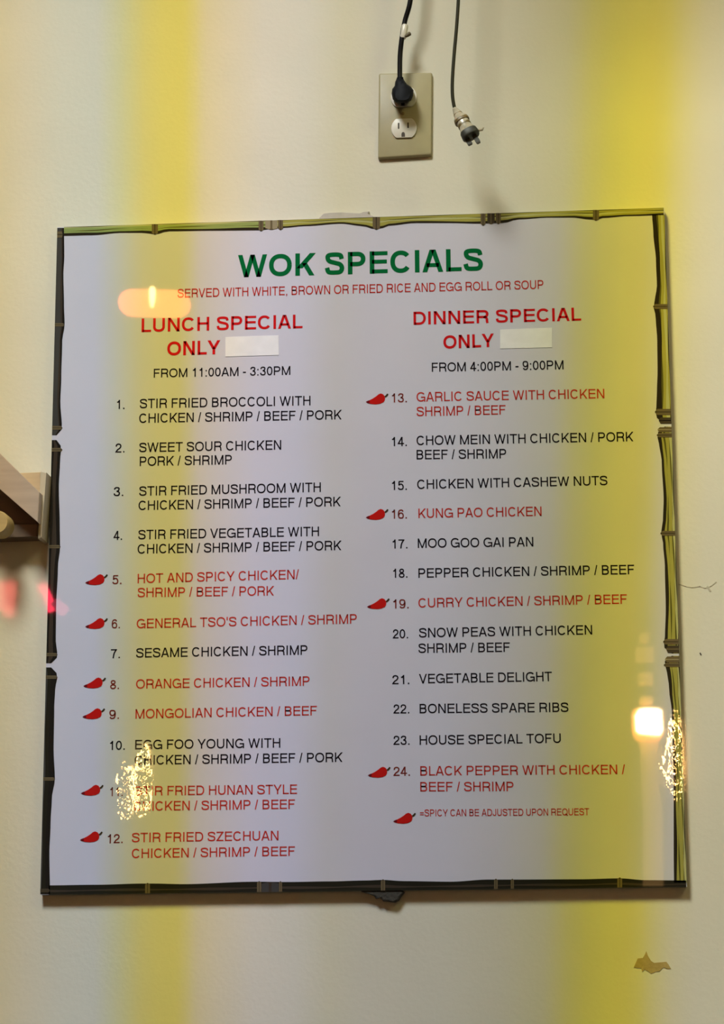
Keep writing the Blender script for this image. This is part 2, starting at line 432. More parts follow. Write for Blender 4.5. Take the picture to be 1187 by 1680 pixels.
node(o, 'top', 805, 368, 6, 'node_dark', 0, 'node'); node(o, 'top', 817, 368, 4); node(o, 'top', 977, 362.5, 5)
# bottom: nearly black poles with pale rings
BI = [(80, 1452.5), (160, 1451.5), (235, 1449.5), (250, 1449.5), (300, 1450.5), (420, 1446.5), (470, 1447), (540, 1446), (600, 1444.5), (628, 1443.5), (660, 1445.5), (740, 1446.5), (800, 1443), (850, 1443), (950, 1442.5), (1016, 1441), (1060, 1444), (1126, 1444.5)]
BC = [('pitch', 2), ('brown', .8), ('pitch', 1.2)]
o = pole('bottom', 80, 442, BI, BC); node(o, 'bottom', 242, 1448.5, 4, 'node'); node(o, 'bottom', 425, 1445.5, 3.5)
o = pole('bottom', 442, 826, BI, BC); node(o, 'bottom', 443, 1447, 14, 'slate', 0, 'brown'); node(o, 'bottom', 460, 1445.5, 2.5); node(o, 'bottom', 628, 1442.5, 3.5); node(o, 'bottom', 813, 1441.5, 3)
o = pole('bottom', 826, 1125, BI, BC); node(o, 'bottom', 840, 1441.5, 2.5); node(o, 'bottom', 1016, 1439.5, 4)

# ---- lettering
CAP = 1.0
WIDTH = {'A': .93, 'B': .94, 'C': 1.0, 'D': 1.0, 'E': .92, 'F': .85, 'G': 1.08, 'H': 1.0, 'I': .387, 'J': .72, 'K': .95, 'L': .78,
         'M': 1.17, 'N': 1.0, 'O': 1.08, 'P': .93, 'Q': 1.08, 'R': 1.0, 'S': .93, 'T': .86, 'U': 1.0, 'V': .93, 'W': 1.31, 'X': .93,
         'Y': .93, 'Z': .86, '.': .387, ',': .387, ':': .387, '/': .40, '-': .47, '=': .81, "'": .28, ' ': .36}
def glyph(ch, w):
    "plain grotesque capital of height 1 and stroke w: list of (points, triangles or quads)"
    a = WIDTH.get(ch, .774); h = w / 2; out = []
    L, R = .10 + h, a - .09 - h; lo, hi = .055 + h, a - .055 - h; cx = a / 2
    def rect(x0, y0, x1, y1): out.append(([(x0, y0), (x1, y0), (x1, y1), (x0, y1)], [[0, 1, 2, 3]]))
    def V(x, y0=0.0, y1=1.0): rect(x - h, y0, x + h, y1)
    def Hh(y, x0, x1): rect(x0, y - h * .9, x1, y + h * .9)
    def D(x0, y0, x1, y1, k=1.0):
        t = h * k * math.hypot(x1 - x0, y1 - y0) / max(.05, abs(y1 - y0))
        out.append(([(x0 - t, y0), (x0 + t, y0), (x1 + t, y1), (x1 - t, y1)], [[0, 1, 2, 3]]))
    def S(p):
        n = len(p); vs = []
        for i in range(n):
            q0, q1 = p[max(i - 1, 0)], p[min(i + 1, n - 1)]
            dx, dy = q1[0] - q0[0], q1[1] - q0[1]; l = math.hypot(dx, dy) or 1
            k = 1.0
            if 0 < i < n - 1:
                u = (p[i][0] - q0[0], p[i][1] - q0[1]); lu = math.hypot(*u) or 1
                k = 1 / max(.5, abs((u[0] * dx + u[1] * dy) / lu / l))
            vs += [(p[i][0] - dy / l * h * k, p[i][1] + dx / l * h * k), (p[i][0] + dy / l * h * k, p[i][1] - dx / l * h * k)]
        out.append((vs, [[2 * i, 2 * i + 1, 2 * i + 3, 2 * i + 2] for i in range(n - 1)]))
    def arc(x, y, rx, ry, a0, a1, n=14):
        e = .9
        r = []
        for i in range(n + 1):
            t = math.radians(a0 + (a1 - a0) * i / n); c, q = math.cos(t), math.sin(t)
            r.append((x + math.copysign(abs(c) ** e, c) * rx, y + math.copysign(abs(q) ** e, q) * ry))
        return r
    def smooth(p, per=5): return [(v.x, v.y) for v in spline([(q[0], q[1], 0) for q in p], per)]
    b_, t_ = h, 1 - h
    if ch == 'A': D(.03 + h, 0, cx - h * .25, 1); D(a - .03 - h, 0, cx + h * .25, 1); Hh(.31, .22 * a, .78 * a)
    elif ch == 'B':
        V(L); m = .53
        S([(L, t_)] + arc(R - .27, (t_ + m) / 2, .24, (t_ - m) / 2, 90, -90) + [(L, m)]); S([(L, m)] + arc(R - .27, (b_ + m) / 2, .27, (m - b_) / 2, 90, -90) + [(L, b_)])
    elif ch in 'CG':
        r = (hi - lo) / 2; x = (hi + lo) / 2
        if ch == 'C': S(arc(x, .5, r, .5 - h, 38, 325, 26))
        else: S(arc(x, .5, r, .5 - h, 38, 318, 26)); Hh(.46, x, hi + h); V(hi, 0, .46)
    elif ch == 'D': V(L); S([(L, t_)] + arc(hi - .38, .5, .38, .5 - h, 90, -90, 20) + [(L, b_)])
    elif ch == 'E': V(L); [Hh(y, L, R + h + .03) for y in (t_, b_)]; Hh(.53, L, R + h)
    elif ch == 'F': V(L); Hh(t_, L, R + h + .04); Hh(.51, L, R + h - .03)
    elif ch == 'H': V(L); V(R); Hh(.53, L, R)
    elif ch == 'I': V(cx)
    elif ch == 'J': S([(a - .09 - h, 1)] + arc(cx - .02, .28, (a - .15) / 2 - h + .02, .28 - h, 0, -180) + [(.03 + h, .33)])
    elif ch == 'K': V(L); D(L + h * .8, .33, a - .10, 1); D(a - .05 - h, 0, L + .19 + h, .56)
    elif ch == 'L': V(L); Hh(b_, L, a - .03)
    elif ch == 'M': V(L); V(R); D(L, 1, cx, 0, .9); D(R, 1, cx, 0, .9)
    elif ch == 'N': V(L); V(R); D(L + h * .2, 1, R - h * .2, 0, .95)
    elif ch in 'OQ':
        S(arc((lo + hi) / 2, .5, (hi - lo) / 2, .5 - h, 0, 360, 34))
        if ch == 'Q': S([(cx + .1, .25), (a - .04, -.04)])
    elif ch in 'PR':
        V(L); m = .45 if ch == 'P' else .47; S([(L, t_)] + arc(R - .24, (t_ + m) / 2, .25, (t_ - m) / 2, 90, -90) + [(L, m)])
        if ch == 'R': S(smooth([(R - .24, m), (R - .09, m - .05), (R - .02, m - .17), (R - .01, .12), (R + .03, 0)]))
    elif ch == 'S':
        S(smooth([(hi - .01, .70), (hi - .07, .865), (cx, t_), (lo + .06, .87), (lo + .02, .74), (lo + .10, .61), (cx, .535), (hi - .08, .455), (hi, .30), (hi - .07, .13), (cx, b_), (lo + .06, .13), (lo - .01, .32)], 4))
    elif ch == 'T': V(cx); Hh(t_, .03, a - .03)
    elif ch == 'U': S([(L, 1)] + arc(cx, .36, cx - L, .36 - h, 180, 360, 18) + [(a - L, 1)])
    elif ch == 'V': D(.03 + h, 1, cx, 0); D(a - .03 - h, 1, cx, 0)
    elif ch == 'W': q = (a - .06 - 2 * h) / 4; x = .03 + h; D(x, 1, x + q, 0, .95); D(x + q, 0, x + 2 * q, 1, .95); D(x + 2 * q, 1, x + 3 * q, 0, .95); D(x + 3 * q, 0, x + 4 * q, 1, .95)
    elif ch == 'X': D(.05 + h, 0, a - .06 - h, 1); D(.05 + h, 1, a - .05 - h, 0)
    elif ch == 'Y': V(cx, 0, .42); D(.03 + h, 1, cx, .38); D(a - .03 - h, 1, cx, .38)
    elif ch == 'Z': Hh(t_, .06, a - .05); Hh(b_, .05, a - .05); D(.07 + h, b_, a - .07 - h, t_)
    elif ch == '0': S(arc(cx, .5, cx - .06 - h, .5 - h, 0, 360, 30))
    elif ch == '1': V(cx + .07); D(cx - .18, .74, cx + .05, .90, .5); S([(cx - .18, .73), (cx - .02, .77), (cx + .07, .95)])
    elif ch == '2': S(smooth([(.07 + h, .66), (.12 + h, .86), (cx, t_), (a - .13 - h, .86), (a - .07 - h, .70), (a - .16 - h, .50), (cx - .10, .30), (.07 + h, b_)])); Hh(b_, .05, a - .06)
    elif ch == '3': S(smooth([(.07 + h, .72), (.15 + h, .88), (cx, t_), (a - .13 - h, .88), (a - .10 - h, .74), (a - .18 - h, .58), (cx - .03, .53)])); S(smooth([(cx - .03, .53), (a - .14 - h, .46), (a - .06 - h, .30), (a - .13 - h, .11), (cx, b_), (.12 + h, .12), (.05 + h, .30)]))
    elif ch == '4': V(a - .19 - h); Hh(.28, .04, a - .03); D(.06 + h, .30, a - .19 - h, 1)
    elif ch == '5': Hh(t_, .16, a - .09); S([(.17 + h * .5, t_), (.11 + h, .50)]); S(smooth([(.11 + h, .50), (.20 + h, .60), (cx + .05, .64), (a - .13 - h, .54), (a - .06 - h, .33), (a - .13 - h, .12), (cx, b_), (.12 + h, .11), (.05 + h, .26)]))
    elif ch in '69':
        p = smooth([(a - .08 - h, .76), (a - .15 - h, .90), (cx + .01, t_), (.13 + h, .84), (.055 + h, .48), (.12 + h, .14), (cx, b_), (a - .12 - h, .11), (a - .055 - h, .32), (a - .13 - h, .54), (cx + .02, .62), (.16 + h, .54), (.07 + h, .34)])
        S(p if ch == '6' else [(a - x, 1 - y) for x, y in p])
    elif ch == '7': Hh(t_, .05, a - .05); S(smooth([(a - .08 - h, t_ - .02), (cx + .02, .52), (.24 + h, 0)]))
    elif ch == '8': S(arc(cx, .755, cx - .11 - h, .245 - h, 0, 360, 22)); S(arc(cx, .27, cx - .06 - h, .27 - h, 0, 360, 24))
    elif ch == '.': rect(cx - h * 1.05, 0, cx + h * 1.05, w * 1.05)
    elif ch == ',': rect(cx - h, 0, cx + h, w); D(cx - h * .3, -.13, cx + h * .5, .02, .5)
    elif ch == ':': rect(cx - h, 0, cx + h, w); rect(cx - h, .60, cx + h, .60 + w)
    elif ch == '/': D(.01 + h, -.02, a - .01 - h, 1.02, .8)
    elif ch == '-': rect(.06, .32, a - .06, .32 + w)
    elif ch == '=': rect(.06, .18, a - .06, .18 + w * .9); rect(.06, .46, a - .06, .46 + w * .9)
    elif ch == "'": rect(cx - h * .9, .66, cx + h * .9, 1)
    return out, a
def font_mesh(body, w):
    vs, fs, x = [], [], 0
    for ch in body:
        parts, adv = glyph(ch, w)
        for p, f in parts:
            n = len(vs); vs += [Vector((x + u, v, 0)) for u, v in p]; fs += [[i + n for i in q] for q in f]
        x += adv
    return vs, fs
def text(b, body, l, r, cap, mat, weight=.143):
    vs, fs = font_mesh(body, weight)
    x0 = min(v.x for v in vs); x1 = max(v.x for v in vs)
    y = Y_B - .00025
    a, c = P(*l, y), P(*r, y)
    k = (P(l[0], l[1] - cap, y) - a).length / CAP
    d = c - a
    out = [a + d * ((v.x - x0) / (x1 - x0)) + Vector((0, 0, v.y * k)) for v in vs]
    b.add(out, fs, mat)
def line_part(name, specs, label=None):
    b = MB()
    for s in specs: text(b, *s)
    o = b.build(name, board)
    if label: o['label'] = label
    return o
line_part('heading_lettering', [('WOK SPECIALS', (390, 455), (792, 444), 36.5, M_GREEN, .195)], 'green WOK SPECIALS heading')
line_part('subheading_lettering', [('SERVED WITH WHITE, BROWN OR FRIED RICE AND EGG ROLL OR SOUP', (291, 488.5), (891, 474), 14.5, M_RED2)], 'red line on rice, egg roll and soup')
line_part('lunch_heading_lettering', [('LUNCH SPECIAL', (232, 545), (496, 538.5), 22.5, M_RED, .175), ('ONLY', (274, 583.5), (361, 581), 23, M_RED, .19)], 'red LUNCH SPECIAL ONLY heading')
line_part('lunch_hours_lettering', [('FROM 11:00AM - 3:30PM', (252, 619.5), (476, 615), 14.5, M_BLACK)])
line_part('dinner_heading_lettering', [('DINNER SPECIAL', (678, 533), (953, 526), 21.5, M_RED, .175), ('ONLY', (727, 572.5), (810, 569), 22, M_RED, .19)], 'red DINNER SPECIAL ONLY heading')
line_part('dinner_hours_lettering', [('FROM 4:00PM - 9:00PM', (708, 610), (924, 606), 15, M_BLACK)])
def sticker(q):
    b = MB(); y = Y_B - .0005
    b.prism([xz(*c, y) for c in q], Y_B - .0001, y, M_STICK)
    o = b.build('price_sticker', board); o['label'] = 'blank white sticker over the price'
    return o
sticker([(369.5, 585), (457, 582.5), (456.5, 550), (369.5, 553)])
sticker([(820, 571.8), (905, 570), (905, 537.5), (820, 540.7)])

K, S = M_BLACK, M_RED2
ITEMS = [
 ('1.', (191, 671), (204, 671), K, [('STIR FRIED BROCCOLI WITH', (229, 670), (509, 665)), ('CHICKEN / SHRIMP / BEEF / PORK', (228, 694), (560.5, 688))]),
 ('2.', (189, 742.6), (204, 742.3), K, [('SWEET SOUR CHICKEN', (228, 742), (461, 737.6)), ('PORK / SHRIMP', (229, 764.7), (380, 761.8))]),
 ('3.', (186, 814), (202, 813.7), K, [('STIR FRIED MUSHROOM WITH', (228, 813.5), (526, 807)), ('CHICKEN / SHRIMP / BEEF / PORK', (227, 837), (559, 830.5))]),
 ('4.', (186, 886), (200, 885.7), K, [('STIR FRIED VEGETABLE WITH', (226.5, 885), (523, 879.5)), ('CHICKEN / SHRIMP / BEEF / PORK', (225.5, 908.5), (560, 902.5))]),
 ('5.', (184, 958.5), (199, 958.2), S, [('HOT AND SPICY CHICKEN/', (225.5, 957), (490, 950)), ('SHRIMP / BEEF / PORK', (225.5, 980), (449.5, 977))]),
 ('6.', (183, 1031), (196.5, 1030.7), S, [("GENERAL TSO'S CHICKEN / SHRIMP", (224, 1031), (585, 1023))]),
 ('7.', (181.5, 1080), (196.5, 1079.7), K, [('SESAME CHICKEN / SHRIMP', (223, 1079), (504, 1074))]),
 ('8.', (180.5, 1130.7), (195, 1130.4), S, [('ORANGE CHICKEN / SHRIMP', (223, 1130), (507.5, 1125))]),
 ('9.', (179, 1179.7), (195, 1179.4), S, [('MONGOLIAN CHICKEN / BEEF', (222, 1179), (519.5, 1173.5))]),
 ('10.', (179.5, 1230.6), (204.5, 1230), K, [('EGG FOO YOUNG WITH', (221.5, 1229.5), (459.5, 1226.5)), ('CHICKEN / SHRIMP / BEEF / PORK', (220.5, 1255), (562, 1250))]),
 ('11.', (180, 1306.5), (201, 1306), S, [('STIR FRIED HUNAN STYLE', (220.5, 1305.5), (487, 1302.5)), ('CHICKEN / SHRIMP / BEEF', (218.5, 1330.5), (483.5, 1327))]),
 ('12.', (176, 1383.7), (201, 1383), S, [('STIR FRIED SZECHUAN', (216, 1382), (456.5, 1378.5)), ('CHICKEN / SHRIMP / BEEF', (216, 1408), (483.5, 1404))]),
 ('13.', (642, 660.4), (667, 660), S, [('GARLIC SAUCE WITH CHICKEN', (683, 659), (991, 653.5)), ('SHRIMP / BEEF', (683, 683), (829, 680))]),
 ('14.', (642, 732), (667, 731.7), K, [('CHOW MEIN WITH CHICKEN / PORK', (683, 730.5), (1039, 724)), ('BEEF / SHRIMP', (683, 753.7), (830, 752))]),
 ('15.', (642, 804), (667, 803.7), K, [('CHICKEN WITH CASHEW NUTS', (684, 802.5), (996, 796))]),
 ('16.', (642, 851), (667, 850.7), S, [('KUNG PAO CHICKEN', (686, 850), (888, 846.5))]),
 ('17.', (643, 900), (668, 899.7), K, [('MOO GOO GAI PAN', (685, 899), (874.5, 896.5))]),
 ('18.', (644, 948), (668, 947.7), K, [('PEPPER CHICKEN / SHRIMP / BEEF', (686, 948), (1040, 942))]),
 ('19.', (644, 998.3), (670, 998), S, [('CURRY CHICKEN / SHRIMP / BEEF', (686, 997), (1028, 990.5))]),
 ('20.', (644, 1047.5), (669, 1047.2), K, [('SNOW PEAS WITH CHICKEN', (687, 1046), (971, 1041)), ('SHRIMP / BEEF', (686, 1071.3), (836, 1069.4))]),
 ('21.', (643, 1122.6), (671, 1122.2), K, [('VEGETABLE DELIGHT', (687, 1121.3), (905, 1117.5))]),
 ('22.', (645, 1170.7), (671, 1170.4), K, [('BONELESS SPARE RIBS', (688, 1170.3), (932, 1168))]),
 ('23.', (645, 1222), (671.5, 1221.8), K, [('HOUSE SPECIAL TOFU', (688, 1222), (919.5, 1218.8))]),
 ('24.', (645, 1273), (672, 1272.7), S, [('BLACK PEPPER WITH CHICKEN /', (689, 1272.5), (1025, 1270)), ('BEEF / SHRIMP', (689, 1298.5), (842, 1298))]),
]
for num, nl, nr, ink, lines in ITEMS:
    for i, (t, l, r) in enumerate(lines):
        sp = [(t, l, r, 15.6, ink)]
        if i == 0: sp.insert(0, (num, nl, nr, 15, M_MAROON if ink is S else ink))
        line_part('menu_line', sp, 'red lettering of a spicy dish' if ink is S else None)
line_part('footnote_lettering', [('=SPICY CAN BE ADJUSTED UPON REQUEST', (688.5, 1339.5), (966, 1337.5), 11.5, M_RED2)], 'small red footnote lettering')
def chili(cx, cy):
    b = MB()
    def ring(pts, y0, y1, mat):
        b.prism([xz(cx + (u - 330) * .0758, cy + (v - 330) * .0758, Y_B - .0004) for u, v in pts], y0, y1, mat)
    y = Y_B - .00005
    ring([(120, 388), (150, 368), (200, 348), (270, 312), (340, 265), (390, 222), (440, 204), (490, 222), (522, 262), (530, 310), (524, 355), (500, 392), (430, 426), (330, 440), (220, 431), (150, 412)], y, Y_B - .0004, M_CHILI)
    ring([(116, 388), (150, 366), (190, 350), (200, 372), (190, 420), (150, 412)], y, Y_B - .0005, M_CHILI_D)
    ring([(522, 262), (545, 245), (578, 206), (604, 220), (584, 258), (548, 286), (530, 292)], y, Y_B - .0005, M_STEM)
    b.build('chili_icon', board)['label'] = 'printed red chili pepper'
for c in [(156, 951.5), (156, 1023.5), (153, 1121), (151.5, 1171.5), (149, 1297), (147.5, 1373.5), (616, 655), (616, 844.5), (618, 991), (619.5, 1267.5), (661, 1343)]: chili(*c)

# ------------------------------------------------------------------ outlet
S_ = .000765                               # metres to a photo pixel near the outlet
def rounded(cx, cz, w, h, r, n=5):
    out = []
    for qx, qz, a0 in ((1, 1, 0), (-1, 1, 90), (-1, -1, 180), (1, -1, 270)):
        for k in range(n + 1):
            a = math.radians(a0 + 90 * k / n)
            out.append((cx + qx * (w / 2 - r) + r * math.cos(a), cz + qz * (h / 2 - r) + r * math.sin(a)))
    return out
Y_P = -.0065
oc = P(664.5, 187.5, Y_P)
outlet = thing('wall_outlet', 'beige duplex wall outlet above the menu board', 'outlet', (oc.x, 0, P(664, 260, 0).z))
b = MB()
q = [(619.5, 260), (707.5, 254.5), (708.5, 118), (621, 119.5)]
def qpt(u, v):
    a = Vector(q[0]).lerp(Vector(q[1]), u); c = Vector(q[3]).lerp(Vector(q[2]), u); return a.lerp(c, v)
w_, h_ = 88 * S_, 139 * S_
pts = [xz(*qpt((x + .5), (z + .5)), Y_P) for x, z in [(a / w_, c / h_) for a, c in rounded(0, 0, w_, h_, .0022)]]
b.prism(pts, -.0001, Y_P, M_PLATE, .0028)
b.build('cover_plate', outlet, smooth=True)
def recept(cx, cy, rx, rz):
    b = MB(); c = P(cx, cy, Y_P); pts = []
    for k in range(48):
        a = 2 * math.pi * k / 48
        pts.append((c.x + rx * S_ * math.cos(a), c.z + max(-rz, min(rz, rx * math.sin(a))) * S_))
    b.prism(pts, -.001, Y_P - .0022, M_IVORY, .0006)
    o = b.build('receptacle', outlet, smooth=True); o['label'] = 'white socket face'
    s = MB(); yf = Y_P - .0022
    for px, py, w, h in ((653, 206.5, 2.6, 11), (668.5, 205.5, 2.6, 10)):
        p = P(cx + px - 662, cy + py - 211, yf); s.prism(rounded(p.x, p.z, w * S_, h * S_, .0005), yf + .001, yf - .0001, M_SLOT)
    p = P(cx - 1.5, cy + 9.5, yf)
    g = [(p.x - 3 * S_, p.z - 4.5 * S_), (p.x + 3 * S_, p.z - 4.5 * S_), (p.x + 3 * S_, p.z + 1 * S_), (p.x + 2 * S_, p.z + 3.5 * S_), (p.x, p.z + 4.5 * S_), (p.x - 2 * S_, p.z + 3.5 * S_), (p.x - 3 * S_, p.z + 1 * S_)]
    s.prism(g, yf + .001, yf - .0001, M_SLOT)
    s.build('slots', o)
recept(662, 160, 22.5, 17.5); recept(662.5, 211, 22, 17.5)
b = MB(); p = P(660.5, 186.5, Y_P)
b.tube([(p.x, Y_P + .001, p.z), (p.x, Y_P - .0008, p.z), (p.x, Y_P - .0011, p.z)], [.0022, .0022, .0015], M_SCREW, 16)
b.build('screw', outlet, smooth=True)

# ------------------------------------------------------------------ plugged-in black cord
Y_C = -.036
cc = P(657, 160, -.02)
cord = thing('power_cord', 'black power cord plugged into the top socket of the wall outlet', 'power cord', (cc.x, -.009, cc.z))
path = [P(690, -330, -.05), P(684, -160, -.046), P(677, -40, -.042), P(672, 5, -.040), P(664, 34, Y_C), P(659, 62, Y_C), P(656, 90, -.034), P(655.5, 120, -.033), P(656, 134, -.033)]
b = MB(); b.tube(spline(path), 4.3 * S_, M_CORD, 14); b.build('cord', cord, smooth=True)
# angled plug: stacked sections from the socket to the front, its neck turned up into the cord
b = MB()
def sect(pts, y): return [Vector((P(u, v, y).x, y, P(u, v, y).z)) for u, v in pts]
OUT = [(650.5, 128), (660.5, 128), (663.5, 133), (667, 138), (674, 142.5), (678, 148), (677.5, 157), (674, 165), (667, 168.5), (658, 169), (649, 168.5), (644, 163), (642, 154), (643, 146), (647, 141), (648, 134)]
def shrink(k, c=(660, 152)): return [(c[0] + (u - c[0]) * k, c[1] + (v - c[1]) * k) for u, v in OUT]
b.loft([sect(shrink(.86), -.0092), sect(shrink(.98), -.012), sect(shrink(1.0), -.020), sect(shrink(1.0), -.030), sect(shrink(.93), -.037), sect(shrink(.72), -.041)], M_PLUG)
b.build('plug_body', cord, smooth=True)
b = MB()
for k in range(4):
    c = P(656 , 128.5 + k * 3.2, -.033); r = (5.6 + k * 1.0) * S_
    b.tube([c + Vector((0, 0, .0009)), c - Vector((0, 0, .0009))], r, M_PLUG, 14)
b.build('strain_relief', cord, smooth=True)
b = MB()
a0, a1 = P(664.2, 41, Y_C), P(660.5, 63, Y_C)
b.tube([a0, a0.lerp(a1, .1), a0.lerp(a1, .9), a1], [5.0 * S_, 5.8 * S_, 5.8 * S_, 5.0 * S_], M_CLIP, 16)
o = b.build('cord_clip', cord, smooth=True); o['label'] = 'clear cable clip'
b = MB(); a0, a1 = P(664.5, 60, Y_C - .004), P(672, 55, Y_C - .004)
b.tube([a0, a0.lerp(a1, .5), a1, a1 + (a1 - a0) * .15], [2.2 * S_, 3.4 * S_, 3.6 * S_, 2 * S_], M_KNOB, 12)
b.build('clip_knob', o, smooth=True)

# ------------------------------------------------------------------ loose hanging cord with plug
Y_H = -.085
hc = P(760, 210, Y_H)
hang = thing('extension_cord', 'olive cord hanging loose beside the outlet with a cloudy three-prong plug end', 'power cord', hc)
path = [P(757, -330, Y_H), P(755, -150, Y_H), P(752.5, -40, Y_H), P(751.5, 0, Y_H), P(748.5, 45, Y_H), P(744.5, 90, Y_H), P(741.8, 130, Y_H), P(741.8, 155, Y_H), P(744, 172, Y_H), P(746.5, 180, Y_H)]
b = MB(); b.tube(spline(path), 2.9 * S_, M_OLIVE, 12); b.build('cord', hang, smooth=True)
axis0, axis1 = P(745, 178, Y_H), P(773, 224, Y_H - .012)
ax = (axis1 - axis0).normalized(); side = ax.cross(Vector((0, -1, 0))).normalized(); nrm = ax.cross(side)
def ringp(t, ra, rb, n=20, sq=2.6):
    c = axis0.lerp(axis1, t); out = []
    for k in range(n):
        a = 2 * math.pi * k / n; ca, sa = math.cos(a), math.sin(a)
        out.append(c + side * (math.copysign(abs(ca) ** (2 / sq), ca) * ra * S_) + nrm * (math.copysign(abs(sa) ** (2 / sq), sa) * rb * S_))
    return out
b = MB()
b.loft([ringp(0, 3.5, 3.5), ringp(.12, 6, 5), ringp(.28, 8.5, 7), ringp(.36, 12, 9), ringp(.5, 10.5, 9), ringp(.62, 10, 9), ringp(.82, 13.5, 11)], M_CLEAR)
b.build('plug_body', hang, smooth=True)
b = MB()
for t, r in ((.20, 7.6), (.40, 12.6), (.56, 11.0)):
    b.loft([ringp(t, r, r * .8), ringp(t + .05, r + .5, r * .85), ringp(t + .08, r, r * .8)], M_CLEARD)
b.build('grip_rib', hang, smooth=True)
b = MB(); b.loft([ringp(.82, 14.5, 12), ringp(.97, 15.5, 13), ringp(1.0, 14, 12)], M_FACE); o = b.build('plug_face', hang, smooth=True); o['label'] = 'dark plug face'
def blade(off_s, off_n, L, wa, wb):
    b = MB(); c = axis0.lerp(axis1, 1.0) + side * off_s * S_ + nrm * off_n * S_
    r = []
    for t, k in ((-.1, 1), (.85, 1), (1.0, .7)):
        r.append([c + ax * (L * S_ * t) + side * (sx * wa * S_ * k) + nrm * (sn * wb * S_ * k) for sx, sn in ((1, 1), (-1, 1), (-1, -1), (1, -1))])
    b.loft(r, M_BLADE); b.build('prong', hang)
blade(-5, 1, 18, 3.6, 1.6); blade(8, 2, 13, 4.0, 1.6)
b = MB(); side = -side; c = axis0.lerp(axis1, .92) + side * 12 * S_ - nrm * 2 * S_
b.tube([c, c + (ax * 4 + side * 9) * S_, c + (ax * 1 + side * 12) * S_], [2.4 * S_, 2.2 * S_, 1.4 * S_], M_CLEAR, 10); b.build('prong', hang, smooth=True)

# ------------------------------------------------------------------ wooden bracket at the left
br = P(30, 880, 0)
brk = thing('wall_bracket', 'wooden wall bracket with a slanting brace beside the lower left of the board', 'wall bracket', br)
def bx(pts, y0, y1, mat, name, ch=.0015):
    b = MB(); b.prism([xz(u, v, y1) for u, v in pts], y0, y1, mat, ch); return b.build(name, brk)
bx([(-130, 860), (67, 860), (67, 790), (-130, 790)], -.0004, -.008, M_WOODD, 'back_panel')  # darker brown deepens the recess under the brace
bx([(-150, 900), (-78, 899), (-80, 640), (-152, 640)], -.0004, -.0295, M_WOODP, 'upright')
bx([(20, 812), (67, 812), (67, 774), (20, 776)], -.0084, -.034, M_WOOD, 'corner_block')
bx([(62.5, 884), (68, 882), (76, 775), (66.5, 773)], -.0004, -.040, M_WOODE, 'end_board', .0008)
bx([(-100, 715), (62, 857), (65, 808), (-60, 685)], -.030, -.056, M_WOODP, 'brace')
bx([(-130, 886), (61, 880), (62, 860), (-130, 861)], -.0004, -.03, M_WOODD, 'bottom_rail')
b = MB(); c = P(-3, 859, -.07)
b.tube([(c.x, -.049, c.z), (c.x, -.074, c.z), (c.x, -.078, c.z)], [.0155, .0155, .0135], M_DOWEL, 28); b.build('dowel', brk, smooth=True)['label'] = 'round yellow peg end'

# ------------------------------------------------------------------ marks on the wall
def patch(name, pts, y, mat, label, cat, ch=0):
    c = P(sum(p[0] for p in pts) / len(pts), sum(p[1] for p in pts) / len(pts), 0)
    b = MB(); b.prism([xz(u, v, 0) for u, v in pts], -.00005, y, mat, ch); o = b.build(name, origin=c); tag(o, label, cat); return o
patch('peeled_patch', [(1020 + u * .0843, 1540 + v * .0843) for u, v in [(225, 560), (300, 385), (400, 375), (445, 300), (470, 240), (500, 330), (560, 430), (620, 470), (860, 450), (900, 500), (950, 585), (880, 590), (800, 560), (720, 640), (660, 640), (560, 680), (510, 640), (440, 600), (390, 645), (370, 575)]], -.0005, M_SCAR, 'small brown peeled paint patch on the wall below the right corner of the board', 'paint patch')
patch('adhesive_lump', [(592, 1463), (606, 1467), (614, 1470), (617, 1475), (624, 1473), (629, 1479), (640, 1480), (648, 1481), (654, 1478), (659, 1470), (664, 1464), (650, 1455), (610, 1455)], -.010, M_GUM, 'dark lump of adhesive poking out under the bottom edge of the board', 'adhesive', .003)
patch('torn_tape', [(524, 358), (530, 352), (540, 350.5), (560, 349.5), (575, 350), (592, 351.5), (598, 349), (606, 348.5), (604, 352), (612, 356), (615, 366), (524, 368)], -.004, M_TAPE, 'torn white tape sticking up behind the top edge of the board', 'tape', .0015)

# ------------------------------------------------------------------ lamps behind the viewer (seen as reflections in the film)
Y_L = -3.5
def lamp_cord(b, p, mat): b.tube([p, Vector((p.x, p.y, CEIL_Z))], .003, mat, 8)
M_GLASS_O = glow('orange_shade_glow', (1.0, .16, .04), 27.0)
M_BULB = glow('bulb_glow', (1.0, .62, .22), 60.0)
M_HOT = glow('hot_bulb_glow', (1.0, .80, .45), 90.0)
M_HALO = glow('amber_halo_glow', (1.0, .36, .06), 9.0)
M_NEON = glow('red_neon_glow', (1.0, .035, .09), 28.0)
M_NEON_D = glow('pale_neon_glow', (1.0, .20, .17), 22.0); M_NEON_P = glow('pink_neon_glow', (1.0, .12, .2), 5.0)
KS = (2.628 + 3.486) / F_PX                # metres to a pixel for a lamp seen by reflection
c = mirror(253, 498, Y_B, Y_L)
lp = thing('pendant_lamp', 'wide pill-shaped orange pendant lamp glowing above the diners', 'lamp', c)
b = MB(); n = 28
rings = []
for i in range(21):
    t = i / 20
    if t < .4: an = math.pi / 2 * t / .4; x, r = -38 - 25 * math.cos(an), 24 * math.sin(an)
    elif t > .6: an = math.pi / 2 * (1 - t) / .4; x, r = 38 + 25 * math.cos(an), 24 * math.sin(an)
    else: x, r = -38 + 76 * (t - .4) / .2, 24
    rings.append([c + Vector((x * KS, math.cos(2 * math.pi * k / n) * max(r, .4) * KS, math.sin(2 * math.pi * k / n) * max(r, .4) * KS - x * KS * .06)) for k in range(n)])
